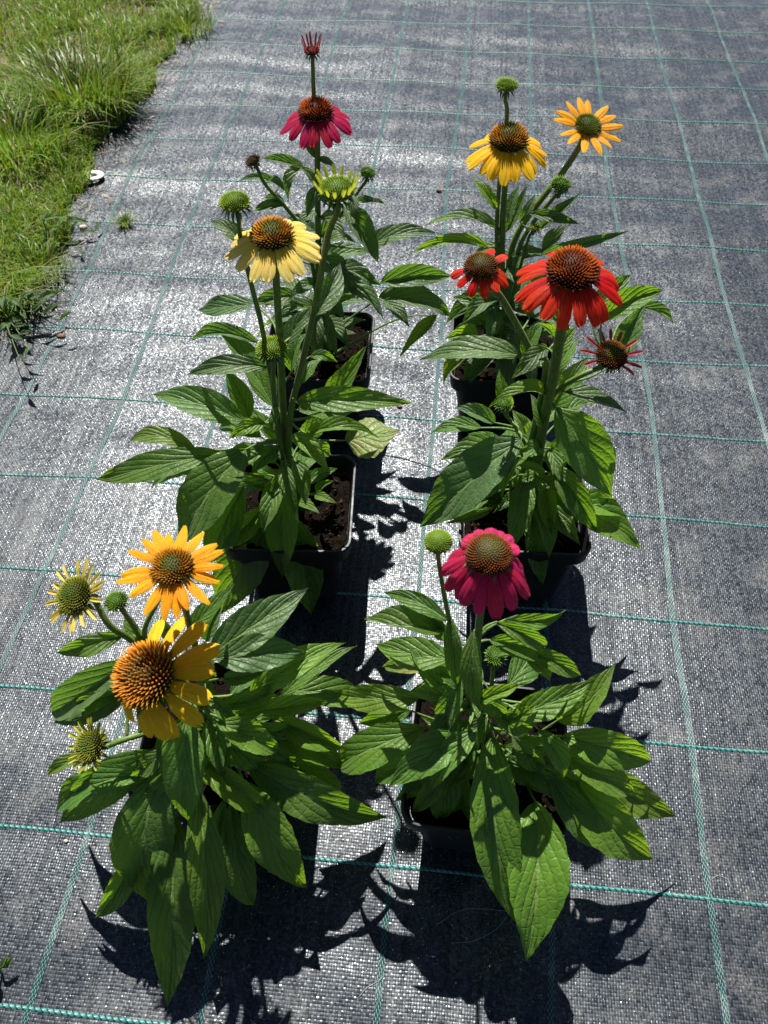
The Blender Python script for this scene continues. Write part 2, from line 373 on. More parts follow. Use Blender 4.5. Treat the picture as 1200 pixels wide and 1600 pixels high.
# ------------------------------------------------------------------ pots
def rounded_ring(half, z, rad, n=6):
    out = []
    for q, (sx, sy) in enumerate(((1, 1), (-1, 1), (-1, -1), (1, -1))):
        for i in range(n+1):
            a = math.pi/2*(q + i/n); out.append((sx*(half-rad)+rad*math.cos(a), sy*(half-rad)+rad*math.sin(a), z))
    return out
def loft(rings, cap_first=False, cap_last=False):
    n = len(rings[0]); V = [p for r in rings for p in r]; F = []
    for i in range(len(rings)-1):
        for k in range(n): F.append((i*n+k, i*n+(k+1) % n, (i+1)*n+(k+1) % n, (i+1)*n+k))
    if cap_first: F.append(tuple(range(n))[::-1])
    if cap_last: F.append(tuple((len(rings)-1)*n+k for k in range(n)))
    return V, F
SOIL_Z = .112
def make_pot(root, rot):
    R = Matrix.Rotation(math.radians(rot), 4, 'Z'); o = Vector(root.location)
    w = lambda L: [R @ Vector(p) + o for p in L]
    rr = [rounded_ring(.046, .0006, .012), rounded_ring(.051, .0006, .013), rounded_ring(.053, .006, .013), rounded_ring(.0665, .108, .015), rounded_ring(.0655, .108, .015), rounded_ring(.052, .010, .012)]
    V, F = loft(rr, True, True); pot = mesh_obj('pot', w(V), F, M_POT, root, smooth=False)
    rr = [rounded_ring(.0668, .106, .015), rounded_ring(.0722, .1075, .016), rounded_ring(.0728, .110, .016), rounded_ring(.0748, .128, .017), rounded_ring(.0742, .1305, .017), rounded_ring(.0722, .1305, .016), rounded_ring(.0712, .128, .016), rounded_ring(.0678, .104, .015)]
    V, F = loft(rr); mesh_obj('rim', w(V), F, M_POT, pot, smooth=False)
    n = 46; V = []
    for j in range(n):
        for i in range(n):
            x = (i/(n-1)*2-1)*.0672; y = (j/(n-1)*2-1)*.0672
            z = SOIL_Z + .006*mnoise.noise(Vector((x*40+o.x*9, y*40, 1))) + .004*mnoise.noise(Vector((x*150, y*150+o.y*9, 3)))
            c = max(0, abs(x)+abs(y)-.118); V.append((x-math.copysign(c*.5, x), y-math.copysign(c*.5, y), z))
    F = [(j*n+i, j*n+i+1, (j+1)*n+i+1, (j+1)*n+i) for j in range(n-1) for i in range(n-1)]
    soil = mesh_obj('soil', w(V), F, M_SOIL, root)
    mb = MB()
    for _ in range(320):
        x, y = random.uniform(-.062, .062), random.uniform(-.062, .062); r = random.choice((.0008, .0012, .0018, .0026)); c = Vector((x, y, SOIL_Z+.002+r*.4))
        dirs = [Vector(d) for d in ((1, 0, 0), (-1, 0, 0), (0, 1, 0), (0, -1, 0), (0, 0, 1), (0, 0, -1))]
        st = random.uniform(.6, 2.2); q = Matrix.Rotation(random.uniform(0, 6), 3, 'Z')
        mb.add([R @ (c + q @ Vector((d.x*r*st*random.uniform(.7, 1.2), d.y*r*random.uniform(.6, 1.1), d.z*r*.8))) + o for d in dirs], [(0, 2, 4), (2, 1, 4), (1, 3, 4), (3, 0, 4), (2, 0, 5), (1, 2, 5), (3, 1, 5), (0, 3, 5)])
    tag(mb.build('soil_crumbs', M_CRUMB, soil), kind='stuff')
    return R

# ------------------------------------------------------------------ leaves
def width_profile(t): 
    return (t**.80)*((1-t)**1.25)/((.3902**.80)*(.6098**1.25))
def make_leaf(root, B, T, wpx, attach, mat, arch=.13, roll=0., fold=.22, bend=0., lob=1., seed=0, nbias=.45):
    rd = random.Random(seed); c = T-B; L = c.length; c = c/L
    mid = (B+T)*.5; tc = CAM-mid; tc.z = 0; tc.normalize()
    N = Vector((0, 0, 1)) + tc*nbias
    s = c.cross(N).normalized()
    if roll: s = Matrix.Rotation(math.radians(roll), 3, c) @ s
    n = s.cross(c).normalized()
    img_s = Vector((s.dot(RT), s.dot(UP))); img_c = Vector((c.dot(RT), c.dot(UP))); img_c.normalize()
    app = abs(img_s.x*img_c.y - img_s.y*img_c.x)
    w = wpx*depth(mid)/F_PX/max(.5, app)*.5
    w = min(w, L*.225)*(.90 if lob < 1.5 else 1.); fold = fold + (.16 if lob < 1.5 else 0)
    nl, nw = 36, 12; V = []; UV = []
    ph1, ph2, ph3 = rd.uniform(0, 6), rd.uniform(0, 6), rd.uniform(0, 6); wa = rd.uniform(.06, .17)
    tw = math.radians(rd.uniform(-38, 38))
    for i in range(nl+1):
        t = i/nl; tt = max(1e-4, min(.9999, t))
        p = B.lerp(T, t) + n*(arch*L*4*t*(1-t)*(1.1-.2*t)) + s*(bend*L*4*t*(1-t))
        sl = s*math.cos(tw*t) + n*math.sin(tw*t); nn = n*math.cos(tw*t) - s*math.sin(tw*t)
        dn = arch*L*4*(1-2*t); nn = (nn*L - c*dn*.9).normalized()
        ww = w*width_profile(tt)*lob + .0006*(1-t)
        for k in range(nw+1):
            u = k/nw*2-1; au = abs(u)
            edge = 1 + (.020*math.sin(t*43+ph1+(2 if u > 0 else 0)) + .014*math.sin(t*71+ph2))*(au**6)*min(1, 6*t*(1-t))
            lat = u*ww*edge*(1-.10*abs(fold))
            lift = fold*ww*au**1.25
            lift += ((1-t)**.6)*wa*w*(u*abs(u)*math.sin(t*9+ph2) + au*au*math.sin(t*13+ph3+u*1.5))
            q = (t*5.6 - au**.75*2.9); lift += .0006*(abs(math.sin(math.pi*(q+.5)))**.6-.6)*min(1, 5*au)*(1-au**4)*min(1, w/.012)
            lift -= .0007*math.exp(-(u/.09)**2)
            lift += mnoise.noise(p*55 + Vector((u*1.2+seed, 0, 0)))*.0016*au
            V.append(p + sl*lat + nn*lift); UV.append((k/nw, t))
    Fc = [(i*(nw+1)+k, i*(nw+1)+k+1, (i+1)*(nw+1)+k+1, (i+1)*(nw+1)+k) for i in range(nl) for k in range(nw)]
    mb = MB(); mb.add(V, Fc, UV)
    # petiole and the underside rib
    d0 = (c + n*arch*3.5).normalized(); gap = (B-attach).length
    m1 = attach.lerp(B, .55) - d0*gap*.12 + Vector((0, 0, gap*.05))
    pts = catmull([attach, m1, B + n*-.0006], 5) if gap > .004 else []
    rib = [B.lerp(T, t) + n*(arch*L*4*t*(1-t)*(1.1-.2*t) - .0011) + s*(bend*L*4*t*(1-t)) for t in (.08, .2, .35, .5, .65)]
    pp = (pts or [B]) + rib
    r0 = min(.0021, .0011+L*.008); tube(mb, pp, [r0*(1-.75*i/(len(pp)-1)) for i in range(len(pp))], 6, (0.5, 0.3))
    return mb.build('leaf', mat, root)

# ------------------------------------------------------------------ flowers
def lerp3(a, b, t): return tuple(a[i]+(b[i]-a[i])*t for i in range(3))
CONE = dict(   # base of the spine, tip at the rim, tip at mid height, tip at the centre
    orange=((.030, .030, .008), (.46, .28, .015), (.80, .26, .010), (.66, .22, .012)),
    orange_green=((.025, .035, .008), (.11, .085, .015), (.76, .28, .012), (.36, .36, .02)),
    redorange=((.025, .010, .006), (.09, .025, .010), (.66, .14, .012), (.55, .09, .012)),
    yellow=((.035, .045, .008), (.34, .22, .02), (.55, .30, .018), (.20, .25, .015)),
    olive=((.03, .045, .008), (.25, .24, .03), (.28, .28, .025), (.17, .26, .018)),
    lime=((.07, .13, .01), (.26, .38, .035), (.30, .40, .03), (.24, .36, .02)),
    green=((.04, .09, .012), (.14, .26, .03), (.16, .28, .025), (.13, .24, .02)),
    brown=((.03, .022, .012), (.16, .11, .035), (.12, .07, .025), (.09, .045, .018)),
    redgreen=((.030, .018, .008), (.07, .03, .010), (.30, .10, .014), (.34, .38, .025)),
    maroon=((.03, .012, .01), (.14, .04, .028), (.12, .035, .024), (.1, .05, .025)),
    pinkcone=((.035, .025, .01), (.10, .04, .012), (.36, .085, .014), (.34, .40, .02)),
)
def flower(root, C, axis, r, hc, cone, petals=None, spines=260, spike=.20, bracts=14, bract_len=.6, lean=.35, seed=0):
    """C centre of the dome's base, axis unit vector, r and hc in metres"""
    rd = random.Random(seed); ax = axis.normalized(); e1 = ax.orthogonal().normalized(); R0 = r; r = r/(1+.42*spike); hc = hc/(1+.42*spike)
    fixed = Vector((1, 0, 0)) - ax*ax.x
    if fixed.length > .2: e1 = fixed.normalized()
    e2 = ax.cross(e1)
    fr = lambda a: e1*math.cos(a) + e2*math.sin(a)
    mb = MB(); cb, crim, cmid, cc = CONE[cone]
    # receptacle: dome and tapering underside
    n = 18
    def lathe(m, prof, c=None):
        V = [C + fr(2*math.pi*k/n)*(q*r) + ax*(z*r) for (q, z) in prof for k in range(n)]
        F = [(i*n+k, i*n+(k+1) % n, (i+1)*n+(k+1) % n, (i+1)*n+k) for i in range(len(prof)-1) for k in range(n)] + [tuple((len(prof)-1)*n+k for k in range(n))]
        m.add(V, F, None, [c]*len(V) if c else None)
    lathe(mb, [(.12, -.62), (.22, -.52), (.55, -.33), (.86, -.14), (.97, .0)])
    for b in range(bracts):                                  # green bracts under the head
        for row in range(2):
            a = 2*math.pi*(b+.5*row)/bracts + rd.uniform(-.12, .12); d = fr(a); sd = ax.cross(d); l = r*bract_len*rd.uniform(.75, 1.2)*(1 if row else .8); wd = l*.16+r*.03
            z0 = -.12-.2*row; p0 = C + d*(r*(.9-.18*row)) + ax*(r*z0); el = rd.uniform(-.9, .1)-.25*row; pts = []
            for i in range(5):
                t = i/4; an = el - .9*t; pts.append((p0, wd*(1-t*.92)*(.8+.5*t*(1-t)*2))); p0 = p0 + (d*math.cos(an)+ax*math.sin(an))*(l/4)
            vv = []
            for (p, q) in pts: vv += [p - sd*q, p + ax*q*.3, p + sd*q]
            mb.add(vv, [(i*3+k, i*3+k+1, i*3+k+4, i*3+k+3) for i in range(4) for k in range(2)])
    head = mb.build('flower_head', M_BRACT, root)
    # spiny florets in a spiral
    mb = MB(); ga = math.pi*(3-5**.5); sp = spines
    lathe(mb, [(.96, -.01)] + [(math.cos(a)*.95, math.sin(a)*hc/r*.93) for a in (.25, .55, .85, 1.1, 1.35)] + [(.02, hc/r*.93)], cb)
    for i in range(sp):
        f = (i+.5)/sp; th = math.acos(max(-1, 1-f*1.02)); a = i*ga           # th 0 centre .. 90 deg rim
        d = fr(a); nrm = (d*math.sin(th)/r + ax*math.cos(th)/hc).normalized(); p = C + d*(math.sin(th)*r*.94) + ax*(math.cos(th)*hc*.92)
        l = r*spike*(.45+.75*min(1, f*2.2))*rd.uniform(.85, 1.15); dr = (nrm*(1-lean) + ax*lean + Vector((rd.uniform(-1, 1), rd.uniform(-1, 1), rd.uniform(-1, 1)))*.06).normalized()
        bw = r*1.45/math.sqrt(sp)*(.75+.25*f); t1 = dr.orthogonal().normalized(); t2 = dr.cross(t1); vv = []; cl = []
        tip = lerp3(cc, cmid, min(1, f/.28)) if f < .28 else lerp3(cmid, crim, min(1, max(0, (f-.45)/.42)))
        j = rd.uniform(.8, 1.2); tip = tuple(q*j for q in tip)
        for (z, ww, m) in ((-.15, .95, 0), (.45, .50, .45), (1., .13, 1.)):
            for k in range(4):
                w = math.pi/2*k; vv.append(p + dr*(l*z) + (t1*math.cos(w)+t2*math.sin(w))*(bw*ww)); cl.append(lerp3(cb, tip, m))
        mb.add(vv, [(q*4+k, q*4+(k+1) % 4, q*4+4+(k+1) % 4, q*4+4+k) for q in range(2) for k in range(4)] + [(8, 9, 10, 11)], None, cl)
    tag(mb.build('florets', M_FLORET, head), kind='stuff')
    # ray petals, one object each
    if petals:
        rc = r; r = R0; P = dict(n=13, l=1.6, w=.5, a0=-10, a1=-50, jit=8, roll=.25, skip=(), lj=.1, aj=.1, cup=.18, z=-.05, var=None, pt=0.); P.update(petals)
        for k in range(P['n']):
            if k in P['skip']: continue
            a = 2*math.pi*(k+.3)/P['n'] + rd.uniform(-1, 1)*P['aj']; d = fr(a); sd = ax.cross(d)
            l = r*P['l']*(1+rd.uniform(-1, 1)*P['lj']); wd = r*P['w']*.5*rd.uniform(.86, 1.1)
            a0 = math.radians(P['a0']+rd.uniform(-1, 1)*P['jit']); a1 = math.radians(P['a1']+rd.uniform(-1, 1)*P['jit'])
            if P['var']:
                da, dl = P['var'](a); a0 += math.radians(da); a1 += math.radians(da); l *= dl
            tws = rd.uniform(-.35, .35); nl, nw = 12, 8; p = C + d*(rc*.88) + ax*(r*P['z']); V = []; UV = []
            notch = rd.uniform(.03, .10)
            for i in range(nl+1):
                t = i/nl; an = a0 + (a1-a0)*t**.9; dv = d*math.cos(an) + ax*math.sin(an); nv = ax*math.cos(an) - d*math.sin(an)
                q = tws*t; s2 = sd*math.cos(q) + nv*math.sin(q); n2 = nv*math.cos(q) - sd*math.sin(q)
                ww = wd*(.42+.58*math.sin(min(1, t*1.45+.02)*math.pi/2))*(1 if t < .62 else math.sqrt(max(.0, 1-((t-.62)/.40)**2)))*(1-P['pt']*max(0, t-.4)/.6)
                for m in range(nw+1):
                    u = m/nw*2-1
                    lift = -P['cup']*ww*u*u*2 + .10*ww*math.cos(u*math.pi*2.5)*math.sin(min(1, t*2)*math.pi/2)
                    tip = -notch*l*(abs(math.cos(u*math.pi*1.5))) if i == nl else 0
                    V.append(p + s2*(u*ww) + n2*lift + dv*tip); UV.append((m/nw, t))
                p = p + dv*(l/nl)
            Fc = [(i*(nw+1)+m, i*(nw+1)+m+1, (i+1)*(nw+1)+m+1, (i+1)*(nw+1)+m) for i in range(nl) for m in range(nw)]
            mesh_obj('petal', V, Fc, PET[P['c']], head, uvs=UV)
    return head

# ------------------------------------------------------------------ the six plants (pixels of the photograph + height or distance)
def px2m(P, px): return px*depth(P)/F_PX
def build_plant(key, label, mode, flowers, leaves, mat, nfill=6):
    cx, cy, rot = POTS[key]; root = empty('potted_coneflower', (cx, cy, 0))
    tag(root, label, 'potted plant', 'coneflowers in square black pots on the fabric')
    make_pot(root, rot)
    loc = (lambda x, y, q: atz(x, y, q/100)) if mode == 'z' else (lambda x, y, q: aty(x, y, cy+q/100))
    samples = []; rd = random.Random(hash(key) % 1 + len(leaves)*13)
    crown = Vector((cx, cy, SOIL_Z))
    for i, f in enumerate(flowers):
        C = loc(*f['c']); ax = Vector(f.get('axis', (0, 0, 1))).normalized(); r = px2m(C, f['r']); hc = r*f.get('h', .85)
        C = C - ax*(hc*.42)
        pts = [C - ax*(r*.5), C - ax*(r*1.2)] + [loc(*q) for q in f.get('stem', [])]
        if 'join' not in f: pts.append(crown + Vector((.012*math.cos(i*2.2), .012*math.sin(i*2.2), -.004)))
        path = catmull(pts, 7); sr = max(.0016, min(.0031, r*.16))*f.get('sr', 1); n = len(path)
        mb = MB(); tube(mb, path, [sr*(1.25 if k == 0 else 1)*(.92+.5*k/n) for k in range(n)], 9)
        mb.build('stem', M_STEM, root); samples += path
        kw = {k: f[k] for k in ('petals', 'spines', 'spike', 'bracts', 'bract_len', 'lean') if k in f}
        flower(root, C, ax, r, hc, f['cone'], seed=i*17+len(leaves), **kw)
    samples.append(crown)
    for i, lf in enumerate(leaves):
        (bx, by, bq, tx, ty, tq, w), o = lf[:7], (lf[7] if len(lf) > 7 else {})
        o = dict(o); B = loc(bx, by, bq); T = loc(tx, ty, tq)
        B.z = max(B.z, .012); T.z = max(T.z, .008)
        # the leaf stalk springs from the stem just below the blade
        best = min(samples, key=lambda q: (q-B).length + (1.2*max(0, q.z-B.z)) + (.0 if q.z < B.z else .02))
        if (best-B).length > .05 and B.z < .22: best = crown + Vector((rd.uniform(-.015, .015), rd.uniform(-.015, .015), -.003))
        m = o.pop('mat', mat)
        make_leaf(root, B, T, w, best, m, seed=i*3+len(leaves), **({'arch': .14+rd.uniform(-.03, .07), 'fold': rd.choice((rd.uniform(.1, .35), rd.uniform(.35, .8))), 'bend': rd.uniform(-.05, .05), 'roll': rd.uniform(-14, 14)} | o))
    for k in range(nfill):                                    # short inner leaves round the crown
        a = 2*math.pi*(k+rd.random()*.7)/nfill; l = rd.uniform(.035, .055); B = crown + Vector((math.cos(a)*.014, math.sin(a)*.014, rd.uniform(.018, .05)))
        T = B + Vector((math.cos(a)*l, math.sin(a)*l, rd.uniform(-.006, .03)))
        make_leaf(root, B, T, l*.36*F_PX/depth(B), crown + Vector((math.cos(a)*.006, math.sin(a)*.006, -.003)), mat, seed=900+k+len(leaves))
    nd = {'FR': 8, 'FL': 8}.get(key, 17); gap = {'ML': (-70, 28), 'BL': (-50, 10), 'MR': (-10, 35)}.get(key)
    for k in range(nd):                                       # drooping lower leaves that close the plant towards the pot
        a = 360*(k+rd.random()*.8)/nd
        if gap and (gap[0] < (a if a < 180 else a-360) < gap[1]): continue
        a = math.radians(a); l = rd.uniform(.055, .095); ca, sa = math.cos(a), math.sin(a); r0 = rd.uniform(.018, .034); z0 = rd.uniform(.155, .235)
        B = Vector((cx+ca*r0, cy+sa*r0, z0)); T = B + Vector((ca*l*.8, sa*l*.8, -l*rd.uniform(.1, .75)))
        st = min(samples, key=lambda q: (Vector((q.x, q.y, q.z+.012))-B).length)
        make_leaf(root, B, T, l*.36*F_PX/depth(B), st if (st-B).length < .05 else crown, mat, seed=1500+k*7+len(leaves), fold=rd.uniform(.0, .5), arch=rd.uniform(.1, .24), roll=rd.uniform(-25, 25))
    return root
G = lambda *a, **k: (*a, k)
LB, LY, LG = M_LEAF_BRIGHT, M_LEAF_YELLOW, M_LEAF_GREY
UPA = (0, 0, 1)

# front right: pink flower
build_plant('FR', 'bright green potted coneflower with one pink flower and a round green bud', 'z', [
    dict(c=(765, 862, 43), r=38, h=.8, axis=(.02, -.10, 1), cone='pinkcone', spines=420, spike=.13, stem=[(748, 985, 33), (746, 1060, 25)],
         petals=dict(c='pink', n=18, l=1.95, w=.62, a0=-36, a1=-80, jit=13, var=lambda a: ((58, .30) if math.sin(a) > .25 else ((6, .80) if math.sin(a) > -.3 else (0, 1))))),
    dict(c=(685, 843, 44), r=23, h=.95, axis=(0, 0, 1), cone='lime', spines=240, spike=.13, stem=[(694, 930, 37), (706, 985, 31), (728, 1075, 23)], bracts=12, bract_len=.3),
    dict(c=(775, 1024, 27), r=16, h=.6, axis=(.1, 0, 1), cone='green', spines=110, spike=.4, stem=[(768, 1075, 23)], bract_len=.8),
], [
    G(836, 1252, 15.5, 821, 1502, 9, 118, mat=LB, arch=.10, fold=.10, roll=0, bend=-.05), G(770, 1150, 20, 806, 1443, 9, 84, arch=.14, fold=.05, mat=LB, roll=0, bend=.04),
    G(893, 1210, 15, 1021, 1343, 9, 92, mat=LB, fold=.14, roll=6), G(892, 1185, 14.5, 1058, 1276, 7, 66, mat=LB, arch=.08), G(878, 1150, 19, 1017, 1190, 14, 66, mat=LB, arch=.18, fold=.15),
    G(872, 1125, 19, 962, 1036, 24, 54, fold=.4, mat=LB, bend=.1), G(800, 1118, 23, 930, 1060, 24, 50, mat=LB, fold=.15, arch=.05), G(826, 1018, 29, 908, 1056, 26, 33), G(776, 972, 33, 851, 1013, 29, 30, arch=.25),
    G(790, 968, 33, 884, 953, 31, 28, arch=.05, bend=.08), G(695, 985, 31, 569, 967, 30, 50, arch=.10), G(698, 970, 32, 598, 926, 31, 30), G(704, 1030, 27, 587, 1006, 25, 54, arch=.10, bend=-.06),
    G(690, 1046, 24, 598, 1042, 21, 28, mat=LY), G(741, 985, 33, 749, 1112, 27, 36, arch=.10, fold=.35), G(703, 965, 33, 713, 1073, 27, 32), G(664, 1136, 20, 531, 1194, 12, 62, mat=LB, arch=.28, fold=.1),
    G(655, 1090, 21, 522, 1082, 17, 50, mat=LB), G(712, 1085, 24, 657, 1236, 15, 52, arch=.12), G(728, 1170, 18, 645, 1270, 11, 36, mat=LB), G(668, 1176, 17, 585, 1223, 12, 42), G(668, 1206, 15, 616, 1253, 11, 30),
    G(727, 1196, 15, 705, 1313, 6, 52, arch=.1), G(842, 1140, 22, 880, 1216, 18, 38, mat=LB, arch=.2), G(800, 1150, 20, 850, 1198, 16, 46), G(745, 1095, 25, 814, 1068, 26, 26, mat=LB), G(822, 1030, 29, 858, 1064, 27, 36, mat=LB),
    G(765, 1000, 31, 850, 1024, 28, 44), G(745, 1078, 26, 790, 1120, 22, 34), G(720, 1060, 26, 690, 1150, 20, 40), G(770, 1200, 15, 758, 1290, 8, 44), G(860, 1190, 16, 905, 1262, 10, 48), G(700, 1120, 22, 672, 1085, 24, 30),
    G(760, 1120, 21, 728, 1180, 16, 40), G(690, 1000, 30, 655, 950, 32, 26), G(725, 1040, 28, 752, 1075, 26, 24), G(826, 1165, 18, 848, 1240, 13, 44, mat=LB), G(640, 1110, 18, 560, 1130, 15, 36), G(715, 1090, 24, 640, 1080, 22, 46), G(752, 1110, 23, 790, 1075, 25, 40), G(735, 1130, 21, 665, 1170, 17, 48), G(740, 1150, 19, 700, 1225, 13, 46), G(745, 1160, 18, 655, 1215, 13, 44), G(790, 1130, 22, 840, 1100, 24, 40, mat=LB), G(800, 1160, 19, 870, 1165, 17, 48), G(795, 1180, 17, 850, 1225, 13, 50), G(720, 1075, 25, 672, 1040, 26, 40), G(770, 1110, 23, 830, 1140, 20, 44), G(720, 1180, 18, 688, 1282, 10, 46), G(752, 1176, 19, 738, 1302, 9, 50, mat=LB), G(704, 1150, 19, 628, 1242, 12, 42), G(870, 1172, 18, 990, 1236, 12, 52, mat=LB, fold=.3), G(858, 1205, 16, 950, 1322, 8, 54, fold=.3), G(690, 1070, 25, 640, 1010, 27, 38), G(840, 1100, 23, 915, 1090, 22, 40, mat=LB, arch=.2), G(780, 1190, 18, 800, 1270, 14, 50),
], M_LEAF, 8)

# front left: yellow and orange flowers
build_plant('FL', 'leafy potted coneflower with large orange cone, golden daisy flower and spiky side buds', 'z', [
    dict(c=(221, 1053, 34), r=53, h=.95, axis=(-.34, -.22, .9), cone='orange', spines=330, spike=.30, stem=[(300, 1085, 25), (325, 1120, 18)], sr=.75,
         petals=dict(c='yellow', n=15, l=1.42, w=.58, a0=-8, a1=-46, jit=14, skip=(5, 6, 7, 8), var=lambda a: ((-20, 1.05) if math.sin(a) < -.6 else (12, 1.0)))),
    dict(c=(268, 884, 41), r=33, h=.62, axis=(.03, -.08, 1), cone='orange_green', spines=240, spike=.34, stem=[(293, 965, 34), (307, 1020, 28), (320, 1100, 19)],
         petals=dict(c='orange', n=18, l=1.75, w=.66, pt=.5, a0=6, a1=-16, jit=14, aj=.12, lj=.14)),
    dict(c=(112, 930, 36), r=31, h=.85, axis=(-.40, -.36, .84), cone='olive', spines=300, spike=.24, stem=[(172, 978, 32), (212, 1005, 29), (300, 1080, 22)],
         petals=dict(c='cream', n=19, l=1.2, w=.24, a0=14, a1=4, jit=12, cup=-.5, aj=.12)),
    dict(c=(181, 938, 35), r=18, h=.7, axis=(-.15, .05, 1), cone='green', spines=120, spike=.42, stem=[(208, 978, 31), (226, 1005, 28), (300, 1085, 21)], sr=1.1),
    dict(c=(245, 935, 33), r=9, h=.7, axis=(.2, 0, 1), cone='green', spines=50, spike=.4, stem=[(226, 985, 30), (240, 1020, 26), (305, 1090, 20)], sr=1.2),
    dict(c=(137, 1165, 21.5), r=27, h=.75, axis=(-.42, -.38, .82), cone='olive', spines=220, spike=.34, stem=[(205, 1152, 20), (262, 1142, 18)],
         petals=dict(c='lime', n=18, l=.95, w=.24, a0=30, a1=30, jit=16, cup=-.5)),
], [
    G(328, 1024, 26, 483, 918, 28, 74, arch=.05, fold=.2, mat=LG), G(338, 1030, 26, 480, 1020, 24, 66, arch=.16, fold=.12, mat=LG), G(394, 1082, 21, 541, 1004, 23, 54, mat=LB, fold=.3), G(440, 1088, 19, 558, 1009, 21, 34, arch=.06),
    G(455, 1080, 18, 580, 1102, 14, 52, arch=.16), G(402, 1112, 19, 514, 1096, 18, 34, mat=LB), G(340, 1128, 22, 437, 1174, 18, 58, arch=.22, mat=LB), G(321, 1143, 19, 425, 1205, 15, 60, arch=.08), G(430, 1146, 17, 541, 1204, 13, 48, mat=LB),
    G(430, 1122, 18, 541, 1169, 15, 44, mat=LB), G(385, 1190, 16, 610, 1277, 8, 76, arch=.14, fold=.1), G(318, 1190, 18, 424, 1275, 13, 50, mat=LB), G(382, 1222, 16, 481, 1388, 6, 72, mat=LB, arch=.12, bend=.05),
    G(292, 1120, 24, 294, 1284, 16, 70, arch=.16, fold=.1), G(247, 1212, 17, 233, 1410, 6, 108, arch=.10, fold=.06), G(308, 1228, 16, 318, 1500, 4, 62, arch=.12, fold=.25, mat=LB), G(270, 1270, 13, 262, 1578, 1.5, 86, arch=.08, fold=.1),
    G(232, 1290, 12, 149, 1434, 3, 44), G(360, 1256, 14, 397, 1414, 4, 56), G(350, 1250, 15, 345, 1330, 8, 40), G(238, 1172, 18, 94, 1286, 9, 74, arch=.08, fold=.1), G(232, 1205, 17, 88, 1272, 9, 50),
    G(210, 1030, 24, 81, 1112, 14, 60, arch=.12, mat=LG), G(205, 1085, 22, 84, 1130, 14, 58, arch=.04, mat=LG), G(192, 992, 29, 88, 1020, 27, 36, arch=.18), G(224, 1002, 28, 196, 952, 30, 40), G(293, 984, 31, 367, 912, 33, 32, arch=.05),
    G(322, 1000, 28, 346, 945, 30, 40, mat=LG), G(256, 1172, 20, 214, 1208, 17, 40), G(186, 1082, 22, 135, 1116, 17, 34), G(140, 1175, 19, 74, 1211, 17, 24, mat=LB),
    G(300, 1130, 21, 244, 1180, 18, 44), G(330, 1090, 23, 372, 1130, 21, 40), G(360, 1160, 19, 330, 1230, 14, 46), G(410, 1160, 16, 480, 1200, 12, 44), G(300, 1180, 19, 256, 1262, 13, 50), G(350, 1060, 24, 415, 1048, 24, 42, mat=LG),
    G(440, 1180, 14, 530, 1240, 8, 52), G(330, 1060, 25, 318, 1000, 28, 36), G(262, 1000, 28, 250, 962, 30, 26), G(370, 1120, 20, 440, 1060, 22, 50, mat=LB), G(380, 1150, 18, 470, 1135, 17, 46), G(360, 1130, 20, 400, 1160, 18, 44), G(350, 1100, 22, 420, 1085, 22, 46), G(320, 1150, 19, 340, 1220, 15, 50), G(280, 1170, 19, 200, 1230, 14, 50), G(420, 1200, 14, 500, 1230, 10, 50),
], M_LEAF, 8)

